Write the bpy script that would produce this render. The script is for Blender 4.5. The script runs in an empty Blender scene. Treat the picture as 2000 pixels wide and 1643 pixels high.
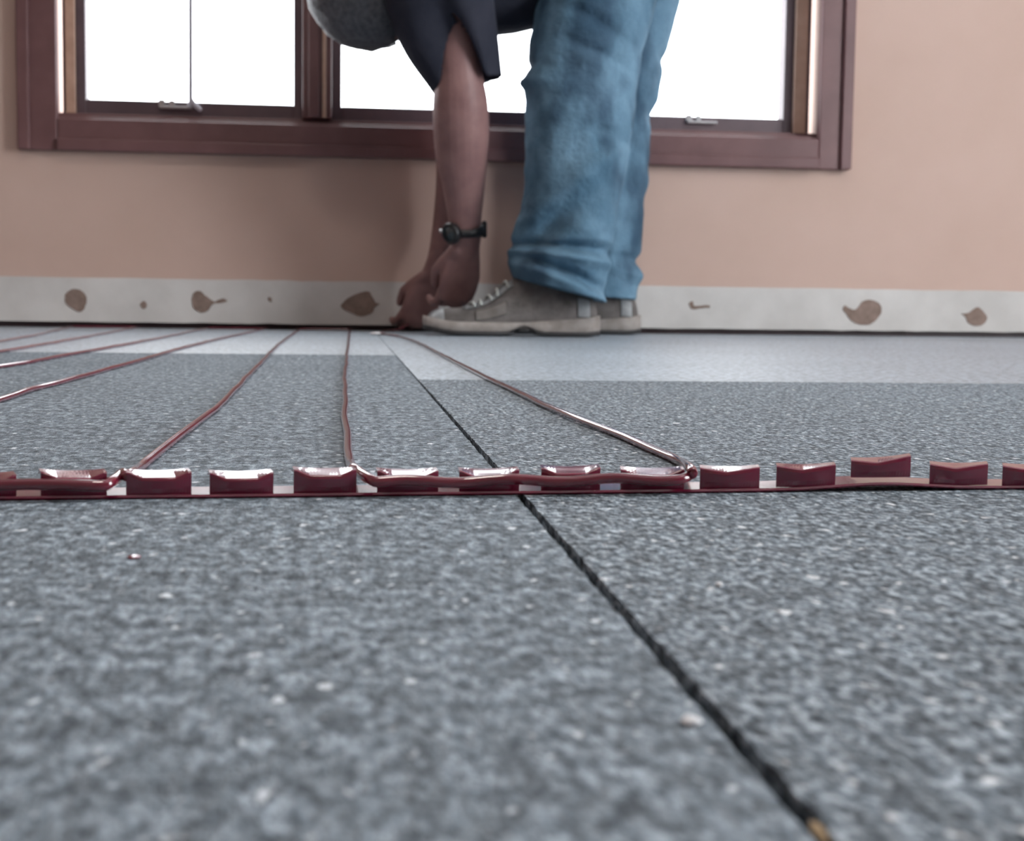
import bpy, bmesh, math, random
from mathutils import Vector, Matrix, noise

random.seed(7)
S = bpy.context.scene
C = S.collection
PI = math.pi

# ------------------------------------------------------------------ camera
F = 2800.0                       # focal length in pixels of the 2000 x 1643 frame
CH = 0.0595                      # lens height above the boards
pitch, yaw, roll = math.atan(233 / F), math.atan(330 / F), 0.0134
fw = Vector((math.sin(yaw) * math.cos(pitch), math.cos(yaw) * math.cos(pitch), -math.sin(pitch)))
r0 = Vector((math.cos(yaw), -math.sin(yaw), 0)); u0 = r0.cross(fw)
cr = math.cos(roll) * r0 + math.sin(roll) * u0
cu = -math.sin(roll) * r0 + math.cos(roll) * u0
cd = bpy.data.cameras.new('camera'); cam = bpy.data.objects.new('camera', cd); C.objects.link(cam)
cd.sensor_width = 36; cd.lens = F / 2000 * 36; cd.clip_start = 0.01
M = Matrix((cr, cu, -fw)).transposed().to_4x4(); M.translation = (0, 0, CH); cam.matrix_world = M
cd.dof.use_dof = True; cd.dof.focus_distance = 0.60; cd.dof.aperture_fstop = 27
S.camera = cam
# ------------------------------------------------------------------ light and exposure
S.view_settings.view_transform = 'Standard'; S.view_settings.look = 'None'
S.view_settings.gamma = 1; S.view_settings.use_curve_mapping = False
S.view_settings.exposure = -0.06
wd = bpy.data.worlds.new('overcast sky'); S.world = wd; wd.use_nodes = True
bg = wd.node_tree.nodes['Background']; bg.inputs['Color'].default_value = (0.93, 0.96, 1, 1); bg.inputs['Strength'].default_value = 7.0

def area(name, loc, target, sx, sy, power, col=(1, 1, 1), portal=False):
    l = bpy.data.lights.new(name, 'AREA'); l.shape = 'RECTANGLE'; l.size = sx; l.size_y = sy; l.energy = power; l.color = col
    o = bpy.data.objects.new(name, l); C.objects.link(o); o.location = loc
    o.rotation_euler = (Vector(target) - Vector(loc)).to_track_quat('-Z', 'Y').to_euler()
    if portal: l.cycles.is_portal = True
    return o
WY = 2.76                        # face of the back wall
# daylight through the glazed opening in the wall behind the camera, to the right
area('daylight_patio_door', (2.62, 0.50, 0.95), (0.1, 2.2, 0.3), 0.75, 1.7, 52, (0.93, 0.97, 1.0))
area('ceiling_fill_light', (0.1, 0.5, 2.34), (0.1, 0.5, 0), 0.4, 0.4, 14, (1, 0.93, 0.85))  # unseen fill light added overhead, brings out the jeans creases
area('window_portal', (0.2, WY + 0.16, 0.98), (0.2, 0, 0.98), 1.5, 1.2, 1, portal=True)

# ------------------------------------------------------------------ helpers
def ray(x, y): return fw + cr * ((x - 1000) / F) - cu * ((y - 821.5) / F)
def fl(x, y, z=0.0):             # point on the level z that the photo shows at x, y
    d = ray(x, y); t = (z - CH) / d.z; return Vector((0, 0, CH)) + d * t
def at(x, y, Y):                 # point on the upright plane Y that the photo shows at x, y
    d = ray(x, y); return Vector((0, 0, CH)) + d * (Y / d.y)
def pxm(Y): return Y / F / math.cos(yaw)      # metres per pixel at Y (near enough)

def link(o, parent=None):
    C.objects.link(o)
    if parent: o.parent = parent
    return o
def obj(name, bm, mat, parent=None, smooth=True, bevel=0):
    bmesh.ops.recalc_face_normals(bm, faces=bm.faces[:])
    me = bpy.data.meshes.new(name); bm.to_mesh(me); bm.free()
    for p in me.polygons: p.use_smooth = smooth
    if mat: me.materials.append(mat)
    o = link(bpy.data.objects.new(name, me), parent)
    if bevel:
        b = o.modifiers.new('bevel', 'BEVEL'); b.width = bevel; b.segments = 2; b.limit_method = 'ANGLE'
    return o
def tag(o, label, cat, group=None, kind=None):
    o['label'] = label; o['category'] = cat
    if group: o['group'] = group
    if kind: o['kind'] = kind
    return o
def struct(o, label=None):
    o['kind'] = 'structure'
    if label: o['label'] = label
    return o
def empty(name, loc=(0, 0, 0)):
    o = bpy.data.objects.new(name, None); o.location = loc; o.empty_display_size = .05; return link(o)
def box(bm, x0, x1, y0, y1, z0, z1):
    v = [bm.verts.new((x, y, z)) for z in (z0, z1) for y in (y0, y1) for x in (x0, x1)]
    for q in ((0, 1, 3, 2), (4, 6, 7, 5), (0, 4, 5, 1), (2, 3, 7, 6), (0, 2, 6, 4), (1, 5, 7, 3)):
        bm.faces.new([v[i] for i in q])
def loft(bm, rings, cap=True):
    R = [[bm.verts.new(p) for p in r] for r in rings]; n = len(R[0])
    for a, b in zip(R, R[1:]):
        for i in range(n):
            bm.faces.new((a[i], a[(i + 1) % n], b[(i + 1) % n], b[i]))
    if cap:
        bm.faces.new(R[0][::-1]); bm.faces.new(R[-1])
def tube(bm, pts, rads, n=12, ref=Vector((0, 1, 0)), rb=None, round_ends=True):
    # elliptical tube: rads across the axis (perpendicular to ref), rb along ref
    pts = [Vector(p) for p in pts]; rb = rb or rads; rings = []
    P = list(pts); A = list(rads); B = list(rb)
    if round_ends:
        d0 = (P[0] - P[1]).normalized(); d1 = (P[-1] - P[-2]).normalized()
        s = [(.5, .87), (.87, .5), (.99, .15)]
        for k, c in s:
            P.insert(0, pts[0] + d0 * rads[0] * k); A.insert(0, rads[0] * c); B.insert(0, rb[0] * c)
            P.append(pts[-1] + d1 * rads[-1] * k); A.append(rads[-1] * c); B.append(rb[-1] * c)
    prev = None
    for i, p in enumerate(P):
        t = (P[min(i + 1, len(P) - 1)] - P[max(i - 1, 0)]).normalized()
        base = ref if prev is None else prev
        b = base - t * base.dot(t)
        if b.length < 1e-4: b = Vector((1, 0, 0)) - t * t.x
        b.normalize(); a = b.cross(t).normalized(); prev = b
        rings.append([p + a * (A[i] * math.cos(2 * PI * k / n)) + b * (B[i] * math.sin(2 * PI * k / n)) for k in range(n)])
    loft(bm, rings)
def catmull(P, m):
    P = [tuple(p) for p in P]; out = []
    for i in range(len(P) - 1):
        a, b, c, d = P[max(i - 1, 0)], P[i], P[i + 1], P[min(i + 2, len(P) - 1)]
        for k in range(m):
            t = k / m
            out.append(tuple(.5 * (2 * q + (r - p) * t + (2 * p - 5 * q + 4 * r - s) * t * t + (3 * q - p - 3 * r + s) * t ** 3)
                             for p, q, r, s in zip(a, b, c, d)))
    out.append(P[-1]); return out
def ellipsoid(bm, c, rx, ry, rz, rot=None, seg=24):
    m = Matrix.Translation(c) @ (rot.to_4x4() if rot else Matrix.Identity(4)) @ Matrix.Diagonal((rx, ry, rz, 1))
    bmesh.ops.create_uvsphere(bm, u_segments=seg, v_segments=seg // 2, radius=1, matrix=m)
def fuse(bm, voxel, smooth=3):   # one continuous skin over all the shapes in bm
    me = bpy.data.meshes.new('tmp'); bmesh.ops.recalc_face_normals(bm, faces=bm.faces[:]); bm.to_mesh(me); bm.free()
    o = bpy.data.objects.new('tmp', me); C.objects.link(o)
    r = o.modifiers.new('r', 'REMESH'); r.mode = 'VOXEL'; r.voxel_size = voxel
    if smooth:
        s = o.modifiers.new('s', 'SMOOTH'); s.iterations = smooth; s.factor = .5
    dg = bpy.context.evaluated_depsgraph_get(); dg.update()
    ev = o.evaluated_get(dg); m2 = ev.to_mesh()
    b2 = bmesh.new(); b2.from_mesh(m2); ev.to_mesh_clear()
    bpy.data.objects.remove(o); bpy.data.meshes.remove(me)
    return b2

# ------------------------------------------------------------------ materials
def lin(r, g, b):
    f = lambda c: (c / 255 / 12.92) if c / 255 <= .04045 else ((c / 255 + .055) / 1.055) ** 2.4
    return (f(r), f(g), f(b), 1)
class Mat:
    def __init__(s, name, col, rough=.6, spec=.5, metal=0):
        s.m = bpy.data.materials.new(name); s.m.use_nodes = True; s.t = s.m.node_tree; s.n = s.t.nodes
        s.b = s.n['Principled BSDF']; s.b.inputs['Base Color'].default_value = col
        s.b.inputs['Roughness'].default_value = rough; s.b.inputs['Specular IOR Level'].default_value = spec
        s.b.inputs['Metallic'].default_value = metal
        s.co = s.n.new('ShaderNodeTexCoord').outputs['Object']
    def node(s, k, **kw):
        n = s.n.new(k)
        for a, v in kw.items(): setattr(n, a, v)
        return n
    def mapping(s, sc):
        n = s.node('ShaderNodeMapping'); n.inputs['Scale'].default_value = sc; s.t.links.new(s.co, n.inputs['Vector']); return n.outputs['Vector']
    def noise(s, scale, detail=3, rough=.55, sc=(1, 1, 1)):
        n = s.node('ShaderNodeTexNoise'); n.inputs['Scale'].default_value = scale; n.inputs['Detail'].default_value = detail
        n.inputs['Roughness'].default_value = rough; s.t.links.new(s.mapping(sc), n.inputs['Vector']); return n.outputs['Fac']
    def ramp(s, fac, stops):
        n = s.node('ShaderNodeValToRGB'); e = n.color_ramp.elements
        while len(e) < len(stops): e.new(.5)
        for el, (p, c) in zip(e, stops): el.position = p; el.color = c
        s.t.links.new(fac, n.inputs['Fac']); return n.outputs['Color']
    def mix(s, a, b, fac=.5, mode='MIX'):
        n = s.node('ShaderNodeMix', data_type='RGBA', blend_type=mode)
        for v, i in ((fac, 0), (a, 6), (b, 7)):
            if hasattr(v, 'node'): s.t.links.new(v, n.inputs[i])
            else: n.inputs[i].default_value = v
        return n.outputs[2]
    def color(s, out): s.t.links.new(out, s.b.inputs['Base Color']); return s
    def bump(s, fac, dist, strength=1):
        n = s.node('ShaderNodeBump'); n.inputs['Distance'].default_value = dist; n.inputs['Strength'].default_value = strength
        s.t.links.new(fac, n.inputs['Height']); s.t.links.new(n.outputs['Normal'], s.b.inputs['Normal']); return s

def varied(name, c1, c2, scale, rough=.6, spec=.5, bump=0, bscale=None, sc=(1, 1, 1), lo=.35, hi=.65):
    m = Mat(name, c1, rough, spec)
    m.color(m.ramp(m.noise(scale, 4, .6, sc), [(lo, c1), (hi, c2)]))
    if bump: m.bump(m.noise(bscale or scale, 4, .6, sc), bump)
    return m.m

def board_mat(name, dark, mid, light, white, rough, spec, bump=.0012, gs=330):
    m = Mat(name, mid, rough, spec)
    st = (1, .55, 1)
    a = m.noise(gs, 3, .6, st)
    base = m.ramp(a, [(.34, dark), (.5, mid), (.64, light)])
    big = m.ramp(m.noise(150, 2, .5, st), [(.36, (.62, .62, .62, 1)), (.62, (1.15, 1.15, 1.15, 1))])
    col = m.mix(base, big, 1.0, 'MULTIPLY')
    v = m.noise(240, 1, .4, (1, .6, 1))
    fl_ = m.ramp(v, [(.68, (0, 0, 0, 1)), (.76, (1, 1, 1, 1))])
    col = m.mix(col, white, fl_)
    wide = m.ramp(m.noise(3.5, 3, .6), [(.3, (.88, .88, .88, 1)), (.7, (1.08, 1.08, 1.08, 1))])
    m.color(m.mix(col, wide, 1.0, 'MULTIPLY'))
    m.bump(m.noise(380, 4, .65, st), bump)
    return m.m

MW = varied('orange wall paint', (.51, .365, .305, 1), (.54, .39, .33, 1), 4, .75, .3, .0004, 300)
MDRY = varied('bare drywall', (.50, .48, .46, 1), (.60, .58, .56, 1), 7, .8, .2, .0003, 200)
MPATCH = varied('torn brown paper', (.20, .145, .12, 1), (.27, .20, .17, 1), 60, .9, .1, .0005, 300)
MTRIM = varied('dark cherry stain', (.12, .055, .056, 1), (.16, .078, .078, 1), 9, .42, .5, .0002, 120, (1, 1, 1))
MSASH = varied('dark sash wood', (.09, .060, .070, 1), (.12, .08, .09, 1), 12, .45, .5)
MTAN = varied('oiled wood stop', (.42, .27, .2, 1), (.5, .33, .25, 1), 30, .4, .5)
MWHITE = Mat('white vinyl', (.8, .8, .8, 1), .35).m
MCEIL = Mat('ceiling white', (.75, .74, .72, 1), .9).m
MPLY = varied('plywood', (.38, .27, .16, 1), (.52, .40, .25, 1), 30, .8, .2, sc=(1, .2, 1))
MSUB = varied('subfloor seam shade', (.035, .03, .025, 1), (.06, .05, .04, 1), 30, .9, .1)  # plywood coloured near black so the gap between boards looks deeply shaded
MBL = board_mat('underlay left', (.095, .120, .145, 1), (.205, .248, .288, 1), (.36, .425, .485, 1), (.72, .78, .84, 1), .75, .2, .0022)
MBR = board_mat('underlay right', (.036, .050, .064, 1), (.185, .228, .268, 1), (.50, .575, .64, 1), (.88, .92, .96, 1), .70, .25, .003, 460)
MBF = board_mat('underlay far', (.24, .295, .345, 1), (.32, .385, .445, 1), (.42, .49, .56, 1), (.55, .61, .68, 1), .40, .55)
MRED = Mat('red plastic', (.18, .010, .040, 1), .2, .8).m
MCAB = varied('maroon cable jacket', (.13, .010, .026, 1), (.19, .016, .038, 1), 30, .13, .9)
MRED.node_tree.nodes['Principled BSDF'].inputs['Coat Weight'].default_value = .5
MCAB.node_tree.nodes['Principled BSDF'].inputs['Coat Weight'].default_value = .5
MCAB.node_tree.nodes['Principled BSDF'].inputs['Coat Roughness'].default_value = .1
MJEAN = Mat('blue denim', (.06, .14, .23, 1), .85, .2)
_c = MJEAN.ramp(MJEAN.noise(9, 4, .6), [(.32, (.070, .145, .215, 1)), (.66, (.155, .27, .37, 1))])
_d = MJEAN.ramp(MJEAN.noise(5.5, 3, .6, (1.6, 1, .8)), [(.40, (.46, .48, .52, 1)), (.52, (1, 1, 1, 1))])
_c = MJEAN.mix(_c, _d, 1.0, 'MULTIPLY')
MJEAN.color(MJEAN.mix(_c, MJEAN.ramp(MJEAN.noise(900, 2), [(.3, (.8, .8, .8, 1)), (.7, (1.15, 1.15, 1.15, 1))]), 1.0, 'MULTIPLY'))
MJEAN.bump(MJEAN.noise(60, 4, .6), .004); MJEAN = MJEAN.m
MSHIRT = varied('navy cotton', (.022, .024, .036, 1), (.034, .036, .05, 1), 14, .9, .15, .002, 40)
MSKIN = Mat('skin', (.30, .155, .125, 1), .5, .4)
MSKIN.b.inputs['Subsurface Weight'].default_value = .0
MSKIN.color(MSKIN.ramp(MSKIN.noise(25, 3), [(.3, (.20, .105, .10, 1)), (.7, (.27, .15, .14, 1))])); MSKIN.bump(MSKIN.noise(250, 3), .0006); MSKIN = MSKIN.m
MHAIR = varied('grey hair', (.05, .053, .062, 1), (.10, .104, .12, 1), 120, .5, .5, .003, 160)
MEYE = Mat('eye white', (.8, .78, .75, 1), .2).m
MUP = varied('taupe suede', (.085, .077, .072, 1), (.155, .14, .135, 1), 40, .75, .3, .0008, 300)
MSIL = varied('silver grey leather', (.36, .38, .40, 1), (.52, .54, .55, 1), 50, .28, .7)
MSOLE = varied('dusty midsole', (.22, .195, .18, 1), (.34, .31, .29, 1), 30, .7, .3)
MOUT = Mat('black rubber', (.02, .02, .022, 1), .6).m
MLACE = varied('pale laces', (.34, .36, .34, 1), (.5, .52, .5, 1), 200, .7, .3)
MBLK = Mat('black watch rubber', (.012, .012, .014, 1), .35, .5).m
MFACE = Mat('watch glass', (.03, .04, .045, 1), .08, .6).m
MMET = Mat('satin nickel', (.55, .56, .58, 1), .3, .5, .9).m
MCORD = Mat('grey cord', (.5, .5, .56, 1), .7).m
MSPOT = Mat('white spot', (.85, .84, .86, 1), .4).m
MCRUMB = Mat('pale mortar', (.75, .77, .8, 1), .6).m
# thin clear pane: mostly clear, mirror-like at grazing angles
_g = bpy.data.materials.new('window glass'); _g.use_nodes = True; _t = _g.node_tree; _t.nodes.clear()
_o = _t.nodes.new('ShaderNodeOutputMaterial'); _mx = _t.nodes.new('ShaderNodeMixShader'); _tr = _t.nodes.new('ShaderNodeBsdfTransparent')
_gl = _t.nodes.new('ShaderNodeBsdfGlossy'); _gl.inputs['Roughness'].default_value = .02; _fr = _t.nodes.new('ShaderNodeFresnel')
_ge = _t.nodes.new('ShaderNodeNewGeometry'); _sb = _t.nodes.new('ShaderNodeMath'); _sb.operation = 'SUBTRACT'; _sb.use_clamp = True
_t.links.new(_fr.outputs[0], _sb.inputs[0]); _t.links.new(_ge.outputs['Backfacing'], _sb.inputs[1]); _t.links.new(_sb.outputs[0], _mx.inputs[0]); _t.links.new(_tr.outputs[0], _mx.inputs[1]); _t.links.new(_gl.outputs[0], _mx.inputs[2]); _t.links.new(_mx.outputs[0], _o.inputs[0])
MGLASS = _g

# ------------------------------------------------------------------ the room
X0, X1, YB, ZC = -2.3, 2.7, -2.6, 2.42
bm = bmesh.new(); box(bm, X0 - .2, X1 + .2, YB - .2, WY + .2, -.06, -.0062); struct(obj('floor', bm, MSUB, smooth=False))
bm = bmesh.new(); box(bm, X0 - .2, X1 + .2, YB - .2, WY + .2, ZC, ZC + .1); struct(obj('ceiling', bm, MCEIL, smooth=False))
bm = bmesh.new(); box(bm, X0 - .12, X0, YB, WY, -.006, ZC); struct(obj('wall_left', bm, MW, smooth=False))
bm = bmesh.new(); box(bm, X0, X1, YB - .12, YB, -.006, ZC); struct(obj('wall_front', bm, MW, smooth=False))
# right wall with its glazed patio door, out of frame beside the camera
DA, DB = -.45, 1.15
bm = bmesh.new(); box(bm, X1, X1 + .12, YB, DA, -.006, ZC); box(bm, X1, X1 + .12, DB, WY, -.006, ZC); box(bm, X1, X1 + .12, DA, DB, 2.12, ZC)
struct(obj('wall_right', bm, MW, smooth=False))
d = bmesh.new(); dm = (DA + DB) / 2
for a, b in ((DA, DA + .07), (dm - .035, dm + .035), (DB - .07, DB)): box(d, X1 + .03, X1 + .08, a, b, 0, 2.12)
for a, b in ((DA + .07, dm - .035), (dm + .035, DB - .07)): box(d, X1 + .03, X1 + .08, a, b, 0, .08); box(d, X1 + .03, X1 + .08, a, b, 2.04, 2.12)
dr = struct(obj('door_1', d, MWHITE, smooth=False))
d = bmesh.new(); box(d, X1 + .05, X1 + .055, DA + .07, dm - .035, .08, 2.04); box(d, X1 + .05, X1 + .055, dm + .035, DB - .07, .08, 2.04); obj('glass', d, MGLASS, dr, False)

# back wall around the window opening
OXL, OXR = at(113, 100, WY).x, at(1600, 100, WY).x
OZB, OZT = at(400, 240, WY).z, 1.52
DRY = .093
WXL, WXR = at(112, 120, WY + .075).x, at(1594, 120, WY + .075).x      # the rough opening runs a little behind the casing
bm = bmesh.new(); T = .14
box(bm, X0, WXL, WY, WY + T, .012, ZC); box(bm, WXR, X1, WY, WY + T, .012, ZC); pass
box(bm, WXL, WXR, WY, WY + T, .012, OZB); box(bm, WXL, WXR, WY, WY + T, OZT, ZC)
wall = struct(obj('wall_back', bm, MW, smooth=False), 'orange painted wall with a triple window and a bare strip at its foot')
bm = bmesh.new(); box(bm, X0, X1, WY + .03, WY + T, -.006, .012); obj('gap_shade_backing', bm, MSASH, wall, False)  # backing coloured dark to give the gap under the wall its shade
bm = bmesh.new()                                  # where the baseboard was pulled off: bare strip, slightly wavering top edge
n = 160; top = []; bot = []
for i in range(n + 1):
    x = X0 + (X1 - X0) * i / n
    zt = DRY + .0016 * noise.noise(Vector((x * 9, 0, 0))) + .0012 * noise.noise(Vector((x * 31, 3, 0)))
    zb = .0105 + .0015 * noise.noise(Vector((x * 24, 7, 0)))
    top.append((x, zt)); bot.append((x, zb))
fr = [bm.verts.new((x, WY - .0012, z)) for x, z in bot + top[::-1]]
f0 = bm.faces.new(fr); g = bmesh.ops.extrude_face_region(bm, geom=[f0]); bmesh.ops.translate(bm, vec=(0, .0022, 0), verts=[v for v in g['geom'] if isinstance(v, bmesh.types.BMVert)])
strip = obj('unpainted_strip', bm, MDRY, wall, False); strip['label'] = 'bare grey drywall strip left by the removed baseboard'

def patch(name, px, thick=.0012, mat=MPATCH, label=None, jag=.0012):
    bm = bmesh.new(); P = catmull(px + [px[0]], 5)[:-1]; vs = []
    for i, (x, y) in enumerate(P):
        p = at(x, y, WY - .0013); p.x += jag * noise.noise(p * 260); p.z += jag * noise.noise(p * 260 + Vector((5, 5, 5))); vs.append(bm.verts.new(p))
    f0 = bm.faces.new(vs); g = bmesh.ops.extrude_face_region(bm, geom=[f0]); bmesh.ops.translate(bm, vec=(0, -thick, 0), verts=[v for v in g['geom'] if isinstance(v, bmesh.types.BMVert)])
    o = obj(name, bm, mat, strip, False)
    if label: o['label'] = label
    return o
patch('torn_paper_patch', [(128, 575), (140, 565), (156, 566), (168, 577), (169, 590), (164, 605), (155, 609), (140, 602), (128, 592)], label='round brown torn patch')
patch('torn_paper_patch', [(374, 585), (380, 571), (392, 569), (402, 578), (416, 588), (424, 587), (436, 583), (444, 588), (432, 592), (417, 594), (406, 607), (393, 611), (379, 603)], label='brown torn patch with a thin tail')
patch('torn_paper_patch', [(665, 596), (680, 582), (702, 572), (720, 570), (728, 582), (734, 592), (742, 594), (732, 600), (726, 612), (706, 618), (688, 612), (670, 604)], label='diamond shaped brown patch')
patch('torn_paper_patch', [(1645, 605), (1650, 597), (1658, 602), (1672, 604), (1683, 590), (1700, 586), (1716, 592), (1722, 606), (1714, 622), (1698, 634), (1678, 634), (1662, 626), (1652, 612)], label='bird shaped brown patch')
patch('torn_paper_patch', [(1878, 613), (1892, 611), (1908, 600), (1918, 606), (1928, 620), (1922, 632), (1906, 637), (1890, 630), (1886, 620)], label='pointed brown patch at the right')
patch('scuff_mark', [(1345, 594), (1352, 588), (1356, 597), (1368, 597), (1384, 596), (1386, 601), (1370, 602), (1352, 604)])
patch('scuff_mark', [(274, 593), (281, 588), (287, 594), (284, 602), (277, 602)]); patch('scuff_mark', [(523, 584), (527, 580), (531, 585), (528, 590)])

# casing round the window: flat board plus a raised outer bead
CXL, CXR, CZB = at(37, 150, WY).x, at(1661, 150, WY).x, at(700, 310, WY).z
def casing(name, x0, x1, z0, z1, side):
    bm = bmesh.new(); box(bm, x0, x1, WY - .016, WY + .004, z0, z1)
    b = .022
    if side == 'l': box(bm, x0, x0 + b, WY - .024, WY - .012, z0, z1)
    if side == 'r': box(bm, x1 - b, x1, WY - .024, WY - .012, z0, z1)
    if side == 'b': box(bm, x0, x1, WY - .024, WY - .012, z0, z0 + b)
    if side == 't': box(bm, x0, x1, WY - .024, WY - .012, z1 - b, z1)
    return struct(obj(name, bm, MTRIM, smooth=False, bevel=.0025), 'dark cherry window casing')
ZT2 = OZT + .07
casing('trim_1', CXL, OXL, CZB, ZT2, 'l'); casing('trim_2', OXR, CXR, CZB, ZT2, 'r')
casing('trim_3', OXL, OXR, CZB, OZB, 'b'); casing('trim_4', OXL, OXR, OZT, ZT2, 't')
# sloping inside sill just above the bottom casing
zs = OZB
bm = bmesh.new(); box(bm, OXL, OXR, WY + .0, WY + .05, zs, zs + .006); box(bm, WXL, WXR, WY + .035, WY + .12, zs, zs + .016)
struct(obj('trim_5', bm, MTRIM, smooth=False, bevel=.002), 'dark inside window sill')

GY = WY + .075
gx = lambda px, py=120: at(px, py, GY).x
GZB = at(400, 203, GY).z
zt = OZT
units = [(gx(171), gx(574)), (gx(667), gx(667) + gx(574) - gx(171) + .004), (None, gx(1527))]
gap = units[1][0] - units[0][1]
units[2] = (units[1][1] + gap, units[2][1])
for i, (a, b) in enumerate(units):
    st = .018
    bm = bmesh.new(); y0, y1 = GY - .02, GY + .02
    box(bm, a - st, a, y0, y1, zs + .016, zt); box(bm, b, b + st, y0, y1, zs + .016, zt)
    box(bm, a, b, y0, y1, zs + .016, GZB); box(bm, a, b, y0, y1, zt - .03, zt)
    w = struct(obj('window_%d' % (i + 1), bm, MSASH, smooth=False, bevel=.002), ['left window with a cord hanging in it', 'middle window behind the person', 'right window'][i])
    bm = bmesh.new(); box(bm, a - .001, b + .001, GY - .003, GY + .003, GZB - .001, zt - .029); obj('glass', bm, MGLASS, w, False)
    # tan stop beside the outer sash; outside it a slit of daylight
    if i != 1:
        sg = -1 if i == 0 else 1; x0 = a - st if i == 0 else b + st
        lim = gx(126) if i == 0 else gx(1577)
        for na, (p, q, ya) in (('stop', (x0, x0 + (lim - x0) * .72, GY - .03)), ('stop', (x0 + (lim - x0) * .74, lim, GY - .02))):
            bm = bmesh.new(); xa, xb = sorted((p, q)); box(bm, xa, xb, ya, GY + .02, zs + .016, zt)
            st_ = obj(na, bm, MTAN if ya < GY - .025 else MSASH, w, False, .0015)
        bm = bmesh.new(); xa, xb = sorted((lim, WXL if i == 0 else WXR)); box(bm, xa, xb, GY - .002, GY + .002, zs + .016, zt); obj('side_glass', bm, MGLASS, w, False)
    if i != 1:                                       # sash lock plate on the bottom rail
        lx = at(346, 212, GY).x if i == 0 else at(1365, 237, GY).x
        bm = bmesh.new(); box(bm, lx - .03, lx + .03, y0 - .010, y0, GZB - .014, GZB - .009)
        box(bm, lx - .032, lx - .020, y0 - .004, y0, GZB - .010, GZB + .003); box(bm, lx - .012, lx - .002, y0 - .004, y0, GZB - .010, GZB + .002)
        o = obj('sash_lock', bm, MMET, w, False, .001)
# dark posts between the units
for i in range(2):
    a, b = units[i][1] + .018, units[i + 1][0] - .018
    bm = bmesh.new(); box(bm, a, b, WY + .01, GY + .03, zs + .016, zt); m_ = (a + b) / 2
    box(bm, m_ - .016, m_ + .004, WY + .0, WY + .012, zs + .016, zt)
    struct(obj('trim_%d' % (6 + i), bm, MTRIM, smooth=False, bevel=.002), 'dark post between two windows')
    bm = bmesh.new(); box(bm, m_ + .010, m_ + .017, WY + .004, WY + .014, zs + .016, zt); obj('tan_bead', bm, MTAN, bpy.data.objects['trim_%d' % (6 + i)], False, .001)
# blind cord in front of the left pane
bm = bmesh.new(); cx = at(373, 100, GY - .03).x; zc = at(371, 196, GY - .03).z
tube(bm, [(cx, GY - .03, 1.5), (cx + .001, GY - .03, .9), (cx - .001, GY - .03, zc)], [.0042] * 3, 8)
c0 = obj('blind_cord', bm, MCORD); tag(c0, 'thin grey cord hanging in front of the left window pane', 'cord')
bm = bmesh.new(); tube(bm, [(cx - .001, GY - .03, zc + .002), (cx + .006, GY - .032, zc - .008), (cx + .016, GY - .033, zc - .017)], [.0045, .005, .004], 8)
tube(bm, [(cx - .001, GY - .03, zc + .002), (cx - .004, GY - .033, zc - .012)], [.0035, .003], 8)
obj('tassel', bm, MCORD, c0)

# ------------------------------------------------------------------ underlay boards on the floor
def seam_x(y): return .0535 + .0012 * y
def board(name, x0, x1, y0, y1, ragged, mat, label):
    # ragged: 'l' / 'r' side that meets the open seam
    bm = bmesh.new(); P = []; N = 700
    def edge(y, off, sgn):
        k = max(.35, 1.25 - .55 * max(y, 0))
        e = noise.noise(Vector((off, y * 130, 0))) * .0006 + noise.noise(Vector((off, y * 420, 3))) * .0004
        return seam_x(y) + sgn * .00125 * k + e * min(1, k)
    if ragged == 'r': P = [(x0, y0)] + [(edge(y0 + (y1 - y0) * i / N, 1, -1), y0 + (y1 - y0) * i / N) for i in range(N + 1)] + [(x0, y1)]
    elif ragged == 'l': P = [(x1, y1)] + [(edge(y1 + (y0 - y1) * i / N, 9, 1), y1 + (y0 - y1) * i / N) for i in range(N + 1)] + [(x1, y0)]
    vs = [bm.verts.new((x, y, 0)) for x, y in P]
    f0 = bm.faces.new(vs); g = bmesh.ops.extrude_face_region(bm, geom=[f0]); bmesh.ops.translate(bm, vec=(0, 0, -.0062), verts=[v for v in g['geom'] if isinstance(v, bmesh.types.BMVert)])
    return tag(obj(name, bm, mat, smooth=False), label, 'floor board')
YL, YR = 1.545, 1.075
board('underlay_board', X0, 0, YB + .01, YL, 'r', MBL, 'speckled grey underlay board left of the black seam, under the zigzag cable')
board('underlay_board', 0, X1, YB + .01, YR, 'l', MBR, 'darker speckled grey underlay board right of the black seam')
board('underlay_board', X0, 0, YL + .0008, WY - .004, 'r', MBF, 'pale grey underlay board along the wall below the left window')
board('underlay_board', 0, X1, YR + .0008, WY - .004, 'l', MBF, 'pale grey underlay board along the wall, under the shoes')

# ------------------------------------------------------------------ red cable strap with its row of tabs
SA = fl(0, 979); SB = fl(2000, 957)
su = (SB - SA).normalized(); sv = Vector((-su.y, su.x, 0))
def sl(px, py=962):              # distance along the strap of a photo column
    d = ray(px, py); o = Vector((0, 0, CH)); n_ = sv
    t = (SA - o).dot(n_) / d.dot(n_); return ((o + d * t) - SA).dot(su)
def SP(s, v, z): return SA + su * s + sv * v + Vector((0, 0, z))
tabs_px = [(-86, 33), (80, 210), (247, 375), (410, 535), (574, 697), (737, 857), (897, 1015), (1057, 1173), (1212, 1337), (1367, 1484), (1516, 1632), (1661, 1778), (1815, 1929), (1957, 2072)]
tabs = [(sl(a, 945), sl(b, 945)) for a, b in tabs_px]
pit = (tabs[-1][0] - tabs[1][0]) / 12; tw = sum(b - a for a, b in tabs[1:]) / 13
strap = empty('cable_strap', SP(sl(1000), .008, 0)); tag(strap, 'red plastic cable strap with a row of bent tabs lying across the grey floor', 'cable strap')
strap_loc = strap.location.copy()
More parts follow.
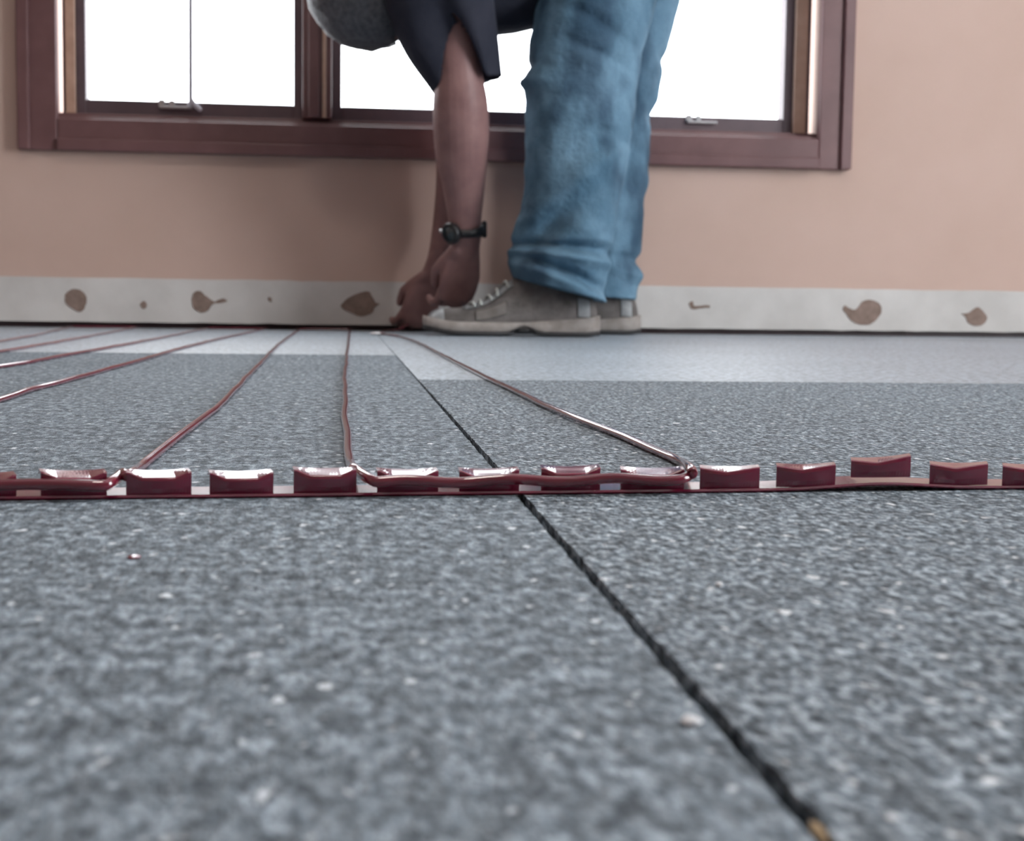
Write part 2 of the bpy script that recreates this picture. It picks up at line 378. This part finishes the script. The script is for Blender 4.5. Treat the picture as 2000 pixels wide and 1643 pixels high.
def rel(o, p=strap_loc): o.matrix_parent_inverse = Matrix.Translation(-p); return o
def lift(s):                     # the strip bows up a little near its right end
    c = sl(1725); return .0016 * math.exp(-((s - c) / .022) ** 2)
s0, s1 = tabs[0][0] - 3 * pit - .004, tabs[-1][1] + 2 * pit
bm = bmesh.new(); n = 160; rings = []
for i in range(n + 1):
    s = s0 + (s1 - s0) * i / n; z = lift(s) + .0002
    v0 = .0 + .0005 * noise.noise(Vector((s * 40, 2, 0)))
    rings.append([SP(s, v0 + .0004, z), SP(s, v0, z + .0005), SP(s, v0 + .0005, z + .0011), SP(s, .018, z + .0011), SP(s, .0185, z + .0006), SP(s, .0185, z)])
loft(bm, rings); rel(obj('strip', bm, MRED, strap, False))
alltabs = [(tabs[0][0] - k * pit, tabs[0][0] - k * pit + tw) for k in (2, 1)] + tabs + [(tabs[-1][0] + pit, tabs[-1][0] + pit + tw)]
for k, (a, b) in enumerate(alltabs):
    bm = bmesh.new(); c = (a + b) / 2; hw = (b - a) / 2; ns, grid = 20, []
    right = k >= 11
    up = .0004 * math.sin(k * 2.3); tilt = (.06 if k == 13 else .01 * math.sin(k * 1.7)); zl0 = lift(c) + (.0016 if k == 13 else 0)
    dc = (-.12 if right else .05 * math.sin(k * 3.1))
    for i in range(ns + 1):
        q = -1 + 2 * i / ns; s = c + hw * q
        if right: dip = 1 - min(1, abs(q - dc) / (1.0 if q > dc else .9)); dip = dip * .0013
        else: dip = .0016 * (1 - min(1, max(0, (abs(q - dc) - .5) / .42)))
        zl = .0080 - dip + up + tilt * (s - c) + zl0
        bow = .0012 * (1 - q * q)
        zb = (.0080 + up + tilt * (s - c) + zl0) + (.0001 if not right else 0) - .0006 * (1 - q * q)
        zbot = .0012 + zl0; skew = .32 * (c - sl(720)) / .13
        prof = [(.0015 - bow * .4, zbot), (.0012 - bow, zbot + .35 * (zl - zbot)), (.0008 - bow, zbot + .8 * (zl - zbot)), (.0008 - bow * .8, zl - .0003), (.0014 - bow * .8, zl),
                (.0036, zl + (zb - zl) * .35), (.0064, zl + (zb - zl) * .75), (.0090, zb), (.0095, zb - .0006)]
        th = .0011
        inner = [(v + th * (1 if j < 4 else .6), min(z, zl - th) if j < 4 else z - th) for j, (v, z) in enumerate(prof)]
        grid.append([SP(s + skew * v, v, z) for v, z in prof] + [SP(s + skew * v, v, z) for v, z in inner[::-1]])
    loft(bm, grid); t_ = rel(obj('tab', bm, MRED, strap, False))
    mod = t_.modifiers.new('bevel', 'BEVEL'); mod.width = .0003; mod.segments = 2; mod.limit_method = 'ANGLE'

# ------------------------------------------------------------------ the heating cable, one length that zigzags
CR = .0017
pts = []
def add(px, z=CR): pts.extend([fl(x, y, z) for x, y in px])
hand_pt = at(797, 634, WY - .075)
add([(-2600, 655 - 25), ], CR) if False else None
X = lambda x, y: Vector((x, y, CR))
def floor_line(px): return [fl(x, y, CR) for x, y in px]
def wig(L, amp=.0012, step=.03):
    out = []
    for a, b in zip(L, L[1:]):
        m = max(1, int((b - a).length / step))
        for k in range(m): out.append(a.lerp(b, k / m))
    out.append(L[-1])
    for i, p in enumerate(out):
        if 0 < i < len(out) - 1:
            p.x += amp * noise.noise(Vector((p.y * 9, p.x * 3, 1)))
            p.z += .0007 * max(0, noise.noise(Vector((p.y * 14, p.x * 5, 4))))
    return out
def front(pa, pb, m=14):         # run of cable along the front of the tabs
    sa, sb = sl(pa, 942), sl(pb, 942); return [SP(sa + (sb - sa) * k / m, -.0030 + .0002 * math.sin(k * 1.9), .0050 + .0005 * math.sin(k * 1.3)) for k in range(m + 1)]
path = []
# runs further to the left, walked from the far left inward
def run_line(px): return wig(floor_line(px))
C1 = [(275, 912), (345, 853), (420, 800), (480, 738), (545, 672), (576, 650)]
C2 = [(684, 905), (676, 860), (674, 800), (673, 730), (678, 688), (682, 654)]
C3 = [(1325, 901), (1270, 876), (1205, 848), (1130, 820), (1060, 790), (960, 742), (900, 712), (850, 687), (815, 669), (780, 657), (752, 653)]
C4 = [(0, 781), (75, 757), (150, 738), (270, 705), (340, 684), (420, 664), (470, 653)]
C5 = [(0, 716), (60, 707), (120, 695), (230, 676), (330, 657), (365, 649.5)]
C6 = [(0, 687), (90, 672), (180, 656), (225, 647.5)]
C7 = [(0, 667), (70, 655), (105, 646.5)]
def extend(px):                  # carry a run on to the strap, keeping its floor direction
    a, b = fl(*px[1], CR), fl(*px[0], CR); d_ = (b - a).normalized(); t = (SA + sv * .02 - b).dot(sv) / d_.dot(sv); return b + d_ * t
p4, p5, p6, p7 = extend(C4), extend(C5), extend(C6), extend(C7)
L7 = [p7] + floor_line(C7); L6 = [p6] + floor_line(C6); L5 = [p5] + floor_line(C5); L4 = [p4] + floor_line(C4)
L1, L2, L3 = floor_line(C1), floor_line(C2), floor_line(C3)
yw = WY + .005
def turn(a, b):                  # loop at the wall
    m = (a + b) / 2; out = []
    for k in range(1, 8):
        t = PI * k / 8; out.append(Vector((m.x - (b.x - a.x) / 2 * math.cos(t), min(yw, max(a.y, b.y) + .008 * math.sin(t)), CR)))
    return out
def clampy(L):
    for p in L: p.y = min(p.y, yw)
    return L
for L in (L7, L6, L5, L4, L1, L2):
    d_ = (L[-1] - L[-2]).normalized()
    if L[-1].y < yw: L.append(L[-1] + d_ * ((yw - L[-1].y) / d_.y))
for L in (L7, L6, L5, L4, L1, L2, L3): clampy(L)
w7, w6, w5, w4, w1, w2, w3 = [wig(L) for L in (L7, L6, L5, L4, L1, L2, L3)]
path += w7 + turn(w7[-1], w6[-1]) + w6[::-1]
path += [p6 + su * .02 - sv * .006 + Vector((0, 0, .004)), p5 - su * .02 - sv * .006 + Vector((0, 0, .004))]
path += w5 + turn(w5[-1], w4[-1]) + w4[::-1]
sf = (p4 - SA).dot(su)
sa, sb = sf + .012, sl(200, 944)
path += [SP(sf + .004, .012, .0045), SP(sf + .008, .003, .005)] + [SP(sa + (sb - sa) * k / 10, -.0030, .0048 + .0004 * math.sin(k)) for k in range(11)]
path += [SP(sl(216, 942), -.0005, .0052), SP(sl(226, 940), .005, .0058), SP(sl(234, 936), .010, .0066), fl(247, 930, .0066), fl(258, 924, .0064), fl(266, 918, .0046)]
path += w1 + turn(w1[-1], w2[-1]) + w2[::-1]
path += [SP(sl(700, 930), .022, .0062), SP(sl(707, 930), .014, .0060), SP(sl(714, 935), .005, .0058), SP(sl(724, 940), -.0012, .0054)] + front(736, 1318)
path += [SP(sl(1336, 942), -.0012, .0052), SP(sl(1350, 938), .0015, .0058), fl(1353, 924, .0068), fl(1347, 915, .0072), fl(1337, 907, .0052)]
path += w3
path += [fl(740, 651.5, CR), at(760, 648, WY - .06), at(780, 643, WY - .07), hand_pt]
pp = [path[0]]
for p in path[1:]:
    if (p - pp[-1]).length > .0015: pp.append(p)
bm = bmesh.new(); sm = [Vector(p) for p in catmull(pp, 3)]
for p in sm: p.z = max(p.z, CR)
tube(bm, sm, [CR] * len(sm), 10, Vector((0, 0, 1)))
tag(obj('heating_cable', bm, MCAB), 'long maroon heating cable zigzagging on the grey floor between the red strap and the wall', 'cable')

# ------------------------------------------------------------------ bits of debris
def crumb(name, p, r, mat, label, cat, flat=.6, seed=0):
    bm = bmesh.new(); bmesh.ops.create_icosphere(bm, subdivisions=2, radius=1)
    for v in bm.verts:
        v.co *= 1 + .3 * noise.noise(v.co * 1.6 + Vector((seed, 0, 0))); v.co = Vector((v.co.x * r[0], v.co.y * r[1], v.co.z * r[2]))
    zmin = min(v.co.z for v in bm.verts)
    for v in bm.verts: v.co += Vector((p.x, p.y, p.z - zmin))
    return tag(obj(name, bm, mat), label, cat)
crumb('plastic_fleck', fl(261, 1090), (.0016, .0024, .0003), MRED, 'tiny red plastic fleck lying on the left board in front of the strap', 'debris', seed=1)
crumb('mortar_crumb', fl(1350, 1416), (.0014, .002, .0006), MCRUMB, 'white crumb on the grey board beside the wide part of the black seam', 'debris', seed=2)
crumb('mortar_crumb', fl(1404, 1146), (.0008, .0014, .0005), MCRUMB, 'small white speck on the right board, farther from the seam', 'debris', seed=3)
crumb('white_spot', fl(735, 654), (.011, .022, .002), MSPOT, 'small white spot on the floor by the wall, left of the reaching hand', 'debris', seed=4)  # flattened white blob lying on the far board
def splinter(px, a, r, label, seed):
    p = fl(*px); bm = bmesh.new(); p.z = -.0008
    tube(bm, [p + Vector((.1 * a, a, 0)), p, p - Vector((0, a, 0))], [r * .4, r, r * .5], 7, Vector((0, 0, 1)))
    tag(obj('wood_splinter', bm, MPLY), label, 'debris')
splinter((1058, 1037), .004, .0006, 'small tan wood splinter at the edge of the seam just in front of the strap', 1)
splinter((1110, 1092), .003, .0006, 'tan wood splinter in the seam, second in front of the strap', 2)
splinter((1598, 1614), .003, .0009, 'pale tan wood chip in the seam nearest the camera', 3)

# ------------------------------------------------------------------ the person
person = empty('person', Vector((.36, 2.5, 0)))
tag(person, 'person in dark shirt, blue jeans and grey sneakers bending over to reach the floor', 'person')
PL = person.location.copy()
def pobj(name, bm, mat, parent=None, smooth=True):
    o = obj(name, bm, mat, parent or person, smooth)
    if parent is None: o.matrix_parent_inverse = Matrix.Translation(-PL)
    else: pass
    return o
def limb(bm, L, n=20, sub=4):    # L: (px, py, Y, half width in pixels, depth ratio)
    Q = catmull(L, sub); P = [at(q[0], q[1], q[2]) for q in Q]
    tube(bm, P, [q[3] * pxm(q[2]) for q in Q], n, Vector((0, 1, 0)), [q[3] * q[4] * pxm(q[2]) for q in Q])
def hand(bm, wrist, down, thumb, s=1.0, curl=(25, 35, 25), spread=.06, tcurl=25, wr=.028):
    # down: wrist to knuckles, thumb: towards the thumb side, palm faces down x thumb side
    down = down.normalized(); thumb = (thumb - down * thumb.dot(down)).normalized(); palm = thumb.cross(down).normalized()
    if hand.flip: palm = -palm
    kn = wrist + down * .088 * s
    tube(bm, [wrist - down * .03, wrist, wrist + down * .03 * s, wrist + down * .062 * s, kn], [wr, wr, .035 * s, .041 * s, .039 * s], 16, palm,
         [wr * .85, wr * .8, .018 * s, .0165 * s, .0135 * s])
    for k, (o, ln, r) in enumerate(((.029, .92, .0088), (.0098, 1.0, .009), (-.0094, .94, .0087), (-.0275, .75, .0078))):
        p = kn + thumb * o * s - down * .006 * s; d_ = (down + thumb * (o * spread / .03)).normalized(); ang = 0
        chain = [p - d_ * .012 * s, p]; rr = [r * s, r * 1.02 * s]
        pd = (palm - d_ * palm.dot(d_)).normalized()
        for seg, cu_ in zip((.046, .027, .022), curl):
            ang = math.radians(cu_ + (3 * k if seg == .046 else 0)); d_, pd = (d_ * math.cos(ang) + pd * math.sin(ang)).normalized(), (pd * math.cos(ang) - d_ * math.sin(ang)).normalized()
            chain.append(chain[-1] + d_ * seg * ln * s * .5); rr.append(r * .93 * s)
            chain.append(chain[-1] + d_ * seg * ln * s * .5); rr.append(r * .97 * s if seg > .023 else r * .8 * s)
        tube(bm, chain, rr, 10, thumb)
    b = wrist + down * .022 * s + thumb * .024 * s
    t1 = (thumb * .38 + down * .85 + palm * .5).normalized(); t2 = (down - thumb * .2 + palm * math.tan(math.radians(tcurl))).normalized()
    tube(bm, [b - t1 * .012 * s, b + t1 * .022 * s, b + t1 * .046 * s, b + t1 * .046 * s + t2 * .018 * s, b + t1 * .046 * s + t2 * .034 * s],
         [.014 * s, .0135 * s, .0108 * s, .0105 * s, .0085 * s], 10, palm)

bm = bmesh.new()
# near arm, sleeve to wrist
limb(bm, [(850, -130, 2.41, 50, 1), (866, -40, 2.405, 50, 1), (886, 60, 2.41, 46, 1), (895, 140, 2.42, 46, 1), (899, 200, 2.43, 53, .95), (901, 250, 2.445, 54, .95), (902, 300, 2.46, 51, .92),
          (905, 350, 2.475, 43, .9), (907, 400, 2.49, 36, .85), (908, 440, 2.50, 31, .8), (909, 485, 2.515, 28, .75)], 24)
# far arm
limb(bm, [(850, -125, 2.615, 48, 1), (862, -40, 2.63, 48, 1), (884, 60, 2.64, 46, 1), (890, 160, 2.65, 44, 1), (892, 250, 2.655, 44, .95), (886, 340, 2.665, 34, .9),
          (874, 430, 2.685, 28, .85), (860, 500, 2.68, 24, .8), (846, 540, 2.68, 24, .75)], 20)
hand.flip = True
wN = at(909, 478, 2.515); kN = at(893, 572, 2.54)
hand(bm, wN, kN - wN, Vector((-.9, -.25, 0)), .93, (25, 45, 30), .05, 18, .026)
wF = at(846, 536, 2.68); kF = at(824, 590, 2.69)
hand(bm, wF, kF - wF, Vector((-.9, -.2, .15)), .86, (20, 40, 30), .05, 25, .022)
# trunk, neck, legs (under the clothes)
limb(bm, [(1290, -390, 2.53, 90, 1.2), (1180, -300, 2.53, 95, 1.2), (1050, -180, 2.53, 95, 1.2), (940, -105, 2.52, 75, 1.4), (860, -95, 2.52, 50, 1.8)], 20)
limb(bm, [(880, -120, 2.52, 62, 1), (820, -110, 2.51, 56, 1), (760, -70, 2.50, 55, 1)], 18)
limb(bm, [(1285, -390, 2.46, 62, 1), (1230, -200, 2.44, 64, 1), (1160, 40, 2.44, 56, 1), (1135, 130, 2.43, 54, 1), (1125, 260, 2.44, 54, 1), (1105, 400, 2.44, 42, 1), (1090, 510, 2.44, 34, 1), (1088, 565, 2.44, 24, 1)], 16)
limb(bm, [(1290, -390, 2.60, 62, 1), (1270, -200, 2.635, 62, .75), (1235, 20, 2.65, 50, .7), (1205, 130, 2.66, 48, .8), (1190, 260, 2.66, 48, 1), (1180, 400, 2.66, 36, 1), (1175, 510, 2.66, 30, 1), (1170, 560, 2.66, 22, 1)], 16)
# head: crown to the left, face down
HC = at(748, -36, 2.50); px = pxm(2.52)
hx = (at(640, 62, 2.5) - at(720, -30, 2.5)).normalized()     # towards the crown
hz = Vector((0, 1, 0)).cross(hx).normalized()                   # towards the face or the nape
if hz.x < 0: hz = -hz                                           # face looks down
hy = Vector((0, 1, 0))
R = Matrix((hx, hy, hz)).transposed()
HP = lambda a, b, c: HC + hx * a + hy * b + hz * c              # crown, side, face directions
ellipsoid(bm, HP(.020, 0, -.008), .098, .076, .100, R)
ellipsoid(bm, HP(-.055, 0, .035), .075, .062, .062, R)
ellipsoid(bm, HP(-.108, 0, .070), .022, .028, .020, R, 16)      # chin
tube(bm, [HP(.012, 0, .086), HP(-.020, 0, .101), HP(-.036, 0, .104)], [.008, .011, .013], 10, hy)     # nose
for s in (-1, 1):
    ellipsoid(bm, HP(-.036, s * .011, .095), .008, .008, .008, R, 10)
    tube(bm, [HP(.028, s * .045, .073), HP(.031, s * .022, .086), HP(.026, s * .006, .086)], [.007, .009, .007], 8)    # brow
    ellipsoid(bm, HP(-.010, s * .050, .066), .022, .018, .014, R, 12)   # cheek
    ellipsoid(bm, HP(-.016, s * .077, -.006), .031, .008, .018, R, 14)  # ear
for c_, rr in ((-.062, .008), (-.072, .009)):
    tube(bm, [HP(c_, -.023, .082), HP(c_, 0, .092), HP(c_, .023, .082)], [rr * .5, rr, rr * .5], 8, hx)  # lips
body = pobj('body', fuse(bm, .0026, 3), MSKIN)
def kid(name, bm, mat, parent, smooth=True):
    o = obj(name, bm, mat, parent, smooth); o.matrix_parent_inverse = parent.matrix_parent_inverse.copy() if False else Matrix.Identity(4); return o
for s in (-1, 1):
    bm = bmesh.new(); ellipsoid(bm, HP(.008, s * .031, .076), .011, .012, .011, R, 14); kid('eye', bm, MEYE, body)
# hair: cap over crown, back and sides
bm = bmesh.new(); ellipsoid(bm, HP(.026, 0, -.012), .104, .083, .104, R, 48)
kill = [v for v in bm.verts if (v.co - HC).dot(hz) > .052 + .55 * ((v.co - HC).dot(hx)) or (v.co - HC).dot(hx) < -.062]
bmesh.ops.delete(bm, geom=kill, context='VERTS')
for v in bm.verts: v.co += (v.co - HC).normalized() * .004 * noise.noise(v.co * 60)
g = bmesh.ops.solidify(bm, geom=bm.faces[:], thickness=.007)
kid('hair', bm, MHAIR, body)

# watch on the near wrist
wc = at(908, 449, 2.503); ax = (at(908, 485, 2.515) - at(907, 400, 2.49)).normalized()
e1 = Vector((1, 0, 0)); e1 = (e1 - ax * e1.dot(ax)).normalized(); e2 = ax.cross(e1)
ra, rb_ = 33 * px, 27 * px
bm = bmesh.new(); n = 40; rings = []
for i in range(n):
    t = 2 * PI * i / n; o_ = e1 * math.cos(t) * ra + e2 * math.sin(t) * rb_; q = o_.normalized()
    hh = .0085 + .002 * math.cos(t * 2)
    rings.append([wc + o_ + q * a - ax * b for a, b in ((-.001, -hh), (.003, -hh), (.0042, 0), (.003, hh), (-.001, hh))])
loft(bm, rings + [rings[0]], False); bmesh.ops.remove_doubles(bm, verts=bm.verts[:], dist=1e-6)
watch = pobj('watch', bm, MBLK); watch['label'] = 'black wristwatch with a round face'
fd = (e1 * -.72 + Vector((0, -1, 0)) * .7); fd = (fd - ax * fd.dot(ax)).normalized()
fc = wc + e1 * (fd.dot(e1) * ra) + e2 * (fd.dot(e2) * rb_)
fs = fd.cross(ax)
def disc(bm, prof, n=32):
    loft(bm, [[fc + fd * h_ + (ax * math.sin(2 * PI * k / n) + fs * math.cos(2 * PI * k / n)) * r for k in range(n)] for h_, r in prof])
bm = bmesh.new(); disc(bm, [(-.003, .017), (.004, .019), (.008, .019), (.0105, .017), (.0105, .0145), (.009, .014)]); cs = kid('watch_case', bm, MBLK, watch)
bm = bmesh.new(); disc(bm, [(.0088, .0139), (.0098, .0139)]); kid('watch_dial', bm, MFACE, watch)
bm = bmesh.new(); q = fc + ax * .0 - fs * .0205 + fd * .005; tube(bm, [q, q - fs * .004], [.003, .003], 10); kid('crown', bm, MMET, watch)
bm = bmesh.new(); b_ = wc + e1 * (ra + .004); tube(bm, [b_ - ax * .011, b_ + ax * .011], [.0045, .0045], 10); kid('buckle', bm, MBLK, watch)

# jeans
def leg(bm, rows, Yb, dw, creases, hemtilt, n=72, seed=0, Yt=None):
    # rows: (y, left x, right x); creases: (y, slope, depth px, width px, phase centre, phase span)
    Q = catmull([(r[0], r[1], r[2]) for r in rows], 1)
    ys = [r[0] for r in rows]; rings = []; m = int((ys[-1] - ys[0]) / 5)
    def val(y, j):
        for a, b in zip(rows, rows[1:]):
            if a[0] <= y <= b[0]:
                t = (y - a[0]) / (b[0] - a[0]); t2 = t * t * (3 - 2 * t) * .4 + t * .6; return a[j] + (b[j] - a[j]) * t2
        return rows[-1][j]
    for i in range(m + 1):
        y = ys[0] + (ys[-1] - ys[0]) * i / m; l, r = val(y, 1), val(y, 2); ring = []
        c = (l + r) / 2; hw = (r - l) / 2
        Y = Yb + ((Yt or Yb) - Yb) * max(0, min(1, -y / 330))
        blend = max(0, (y - 480) / (ys[-1] - 480)) if y > 480 else 0
        for k in range(n):
            t = 2 * PI * k / n; cx_, cy_ = math.cos(t), math.sin(t)      # cx_: +right, cy_: +far
            e = 0
            for (yc, sl_, dep, wid, ph, sp) in creases:
                dy = y - yc - sl_ * cx_ * hw
                dphi = (t - ph + PI) % (2 * PI) - PI
                e += 1.7 * dep * math.exp(-(dy / wid) ** 2) * math.exp(-(dphi / sp) ** 2)
            p0 = Vector((cx_ * 2.2, cy_ * 2.2 + seed, y / 85))
            e += 5 * noise.noise(p0) + 3 * noise.noise(Vector((cx_ * 3 + seed, cy_ * 3, y / 30)))
            x = c + (hw + e * abs(cx_) ** .5 * .8) * cx_; yy = y + hemtilt * blend * cx_
            p = at(x, yy, Y); p.y = Y + (dw + e * pxm(Y)) * cy_
            ring.append(p)
        rings.append(ring)
    loft(bm, rings)
bm = bmesh.new()
cN, cS = -PI / 2, .9                      # the side that faces the camera
leg(bm, [(-400, 1160, 1390), (-250, 1105, 1372), (-120, 1072, 1325), (0, 1050, 1280), (100, 1034, 1256), (140, 1028, 1250), (160, 1022, 1246), (200, 1027, 1240), (300, 1024, 1228), (370, 1026, 1216), (410, 1018, 1208), (440, 1005, 1202), (470, 996, 1198),
         (500, 994, 1188), (530, 996, 1184), (550, 1000, 1182), (568, 1004, 1180)], 2.44, .086,
    [(484, .06, -15, 8, cN - .1, 1.5), (503, .08, 11, 9, cN, 1.5), (530, .22, -19, 9, cN + .2, 1.0), (552, .25, 6, 12, cN, 1.4),
     (425, -.6, -24, 34, cN - .6, .6), (350, -.8, 6, 30, cN + .2, .7), (160, .3, -6, 9, PI, .8), (182, .2, 6, 8, PI, .8), (60, .5, -5, 14, cN, .8), (115, .4, -6, 12, cN + .1, .7), (255, .3, -4, 12, cN + .5, .6), (310, -.3, -4, 14, cN + .6, .6), (440, .5, 7, 22, cN + .5, .6)], 24, Yt=2.47)
leg(bm, [(-400, 1170, 1390), (-250, 1130, 1395), (-120, 1110, 1362), (0, 1112, 1328), (100, 1105, 1303), (190, 1090, 1284), (290, 1080, 1266), (400, 1078, 1257), (480, 1076, 1251), (530, 1074, 1247), (580, 1074, 1242)], 2.662, .066,
    [(500, .1, -8, 10, 0, 1.2), (525, .15, 7, 12, 0, 1.2), (200, .3, -7, 22, 0, .9), (330, .3, 5, 20, 0, .9), (90, .3, -5, 15, 0, .9)], 6, seed=7, Yt=2.59)
limb(bm, [(1285, -420, 2.54, 150, 1.35), (1270, -340, 2.54, 145, 1.4), (1250, -270, 2.54, 110, 1.6)], 28)
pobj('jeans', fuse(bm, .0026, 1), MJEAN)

# shirt: trunk hanging loose over the belly, two open sleeves
bm = bmesh.new()
limb(bm, [(1240, -390, 2.53, 150, 1.25), (1180, -300, 2.53, 165, 1.15), (1085, -195, 2.53, 166, 1.1), (985, -110, 2.53, 170, 1.05), (900, -70, 2.53, 135, 1.25), (845, -80, 2.53, 108, 1.3)], 40)
def sleeve(bm, rows, hem, n=48, th=.007):
    # rows: (px, py, Y, r px); the last row is the hem, its height varies round the arm
    out = []; Q = catmull(rows, 5); m = len(Q)
    for inner in (0, 1):
        for i in (range(m) if not inner else range(m - 1, m // 2, -1)):
            x, y, Y, r = Q[i]; f_ = max(0, (i / (m - 1) - .55) / .45); ring = []
            for k in range(n):
                t = 2 * PI * k / n
                rr = (r + 4 * f_ * math.sin(3 * t + 1) + 3 * f_ * math.sin(5 * t)) * (1 + .18 * f_ * max(0, math.cos(t)) ** 2)
                p = at(x + rr * math.cos(t), y + f_ * hem(t), Y); rd = rr * pxm(Y)
                p.y = Y + rd * math.sin(t)
                if inner: p.x -= th * math.cos(t); p.y -= th * math.sin(t)
                ring.append(p)
            out.append(ring)
    loft(bm, out)
def hemN(t):
    c = max(0, math.cos((t + PI / 2 + .25))); return 48 - 125 * c ** 5 - 30 * max(0, math.cos(t))
sleeve(bm, [(862, -225, 2.42, 40), (852, -190, 2.41, 80), (850, -150, 2.40, 100), (850, -70, 2.40, 105), (856, 0, 2.40, 103), (876, 70, 2.41, 86), (906, 132, 2.42, 60)], hemN)
sleeve(bm, [(862, -215, 2.60, 40), (855, -180, 2.61, 74), (852, -140, 2.62, 88), (850, -70, 2.63, 84), (854, 0, 2.635, 74), (870, 60, 2.64, 62), (888, 115, 2.645, 48)], lambda t: 15 * math.cos(t + PI))
sh = pobj('shirt', fuse(bm, .0034, 3), MSHIRT)

# sneakers
def shoe(xt, xh, Y, seed, rot=0):
    L = xh - xt
    up = [(0, .013, .020), (.02, .030, .030), (.06, .040, .038), (.12, .045, .044), (.22, .049, .048), (.32, .056, .047), (.40, .071, .043), (.48, .092, .040), (.56, .106, .037), (.66, .106, .036), (.78, .097, .036), (.88, .088, .036), (.95, .080, .033), (.985, .060, .027), (1, .040, .018)]
    U = catmull(up, 4)
    spring = lambda t: .010 * max(0, (.22 - t) / .22) ** 2 + .003 * max(0, (t - .9) / .1) ** 2
    def surf(t, ph, off=0):
        for a, b in zip(U, U[1:]):
            if a[0] <= t <= b[0]:
                q = (t - a[0]) / max(1e-6, b[0] - a[0]); zt_ = a[1] + (b[1] - a[1]) * q; w_ = a[2] + (b[2] - a[2]) * q; break
        else: zt_, w_ = U[-1][1], U[-1][2]
        c, s = math.cos(ph), math.sin(ph)
        zb = .014 + spring(t); pw = .75
        y_ = (w_ + off) * (abs(c) ** pw) * (1 if c >= 0 else -1); z_ = zb + (zt_ + spring(t) * .3 - zb + off) * abs(s) ** (.8)
        if zt_ > .06: y_ *= 1 - .25 * max(0, (z_ - .05) / .06)
        return Vector((xt + L * t, Y + y_, z_))
    root = None
    bm = bmesh.new(); rings = []
    for a in U:
        r = [surf(a[0], PI * k / 18) for k in range(19)]; r += [Vector((xt + L * a[0], Y - a[2] * .9 + 2 * a[2] * .9 * k / 4, .013 + spring(a[0]))) for k in range(1, 4)]
        rings.append(r)
    loft(bm, rings); s_ = pobj('sneaker', bm, MUP)
    def slab(name, zlo, zhi, grow, mat, arch=0):
        bm = bmesh.new(); rings = []
        for a in U:
            t, w_ = a[0], a[2] + grow; ar = arch * math.exp(-((t - .56) / .07) ** 2); sp = spring(t)
            x = xt + L * t + (-.003 if t < .02 else (.004 if t > .99 else 0))
            y1_ = [Y - w_, Y + w_]; zl_, zh_ = zlo + ar + sp, zhi + sp + (.010 * max(0, (t - .55) / .45) if zhi > .02 else 0)
            rings.append([Vector((x, Y - w_ * .94, zl_)), Vector((x, Y - w_, zl_ + .003)), Vector((x, Y - w_ * .97, zh_)), Vector((x, Y + w_ * .97, zh_)), Vector((x, Y + w_, zl_ + .003)), Vector((x, Y + w_ * .94, zl_))])
        loft(bm, rings); return kid(name, bm, mat, s_)
    slab('midsole', .0065, .024, .004, MSOLE, .011); slab('outsole', .0006, .0085, .0045, MOUT, .010)
    def patch_(name, t0, t1, p0, p1, mat, off=.0022, cut=None):
        bm = bmesh.new(); A = 18; G = []
        for i in range(A + 1):
            t = t0 + (t1 - t0) * i / A; row = []
            for j in range(A + 1):
                pp0, pp1 = (p0, p1) if not cut else cut(i / A, p0, p1)
                row.append(bm.verts.new(surf(t, pp0 + (pp1 - pp0) * j / A, off)))
            G.append(row)
        for i in range(A):
            for j in range(A): bm.faces.new((G[i][j], G[i + 1][j], G[i + 1][j + 1], G[i][j + 1]))
        bmesh.ops.solidify(bm, geom=bm.faces[:], thickness=.002)
        return kid(name, bm, mat, s_)
    # camera side is ph near pi
    patch_('toe_cap', .012, .10, .15, PI - .15, MSIL)
    for a, b in ((.12, .98), (PI - .98, PI - .12)):
        patch_('heel_panel', .875, .945, a + .3, b - .08, MSIL)
    for a, b in ((.95, 1.35), (PI - 1.35, PI - .95)):
        patch_('eyelet_panel', .22, .50, a, b, MSIL)
    for a, b in ((.25, .7), (PI - .7, PI - .25)):
        patch_('side_stripe', .28, .46, a, b, MSOLE, cut=lambda q, p0, p1: (p0 + .12 * q, p1 + .3 * q if p1 < 2 else p1 - .0 * q))
    for k in range(5):
        t = .27 + .048 * k; bm = bmesh.new()
        tube(bm, [surf(t + .012 * (j / 8 - .5) * (-1) ** k, 1.0 + (PI - 2.0) * j / 8, .005) for j in range(9)], [.0026] * 9, 8, Vector((1, 0, 0))); kid('lace', bm, MLACE, s_)
    bm = bmesh.new(); tube(bm, [surf(.55, 1.2, .002), surf(.58, PI / 2, .006), surf(.55, PI - 1.2, .002)], [.004] * 3, 8, Vector((1, 0, 0))); kid('tongue', bm, MUP, s_)
    return s_
NX0, NX1 = at(830, 655, 2.44).x, at(1163, 655, 2.44).x
n1 = shoe(NX0, NX1, 2.44, 0)
FX1 = at(1243, 648, 2.66).x
n2 = shoe(FX1 - (NX1 - NX0), FX1, 2.66, 1)
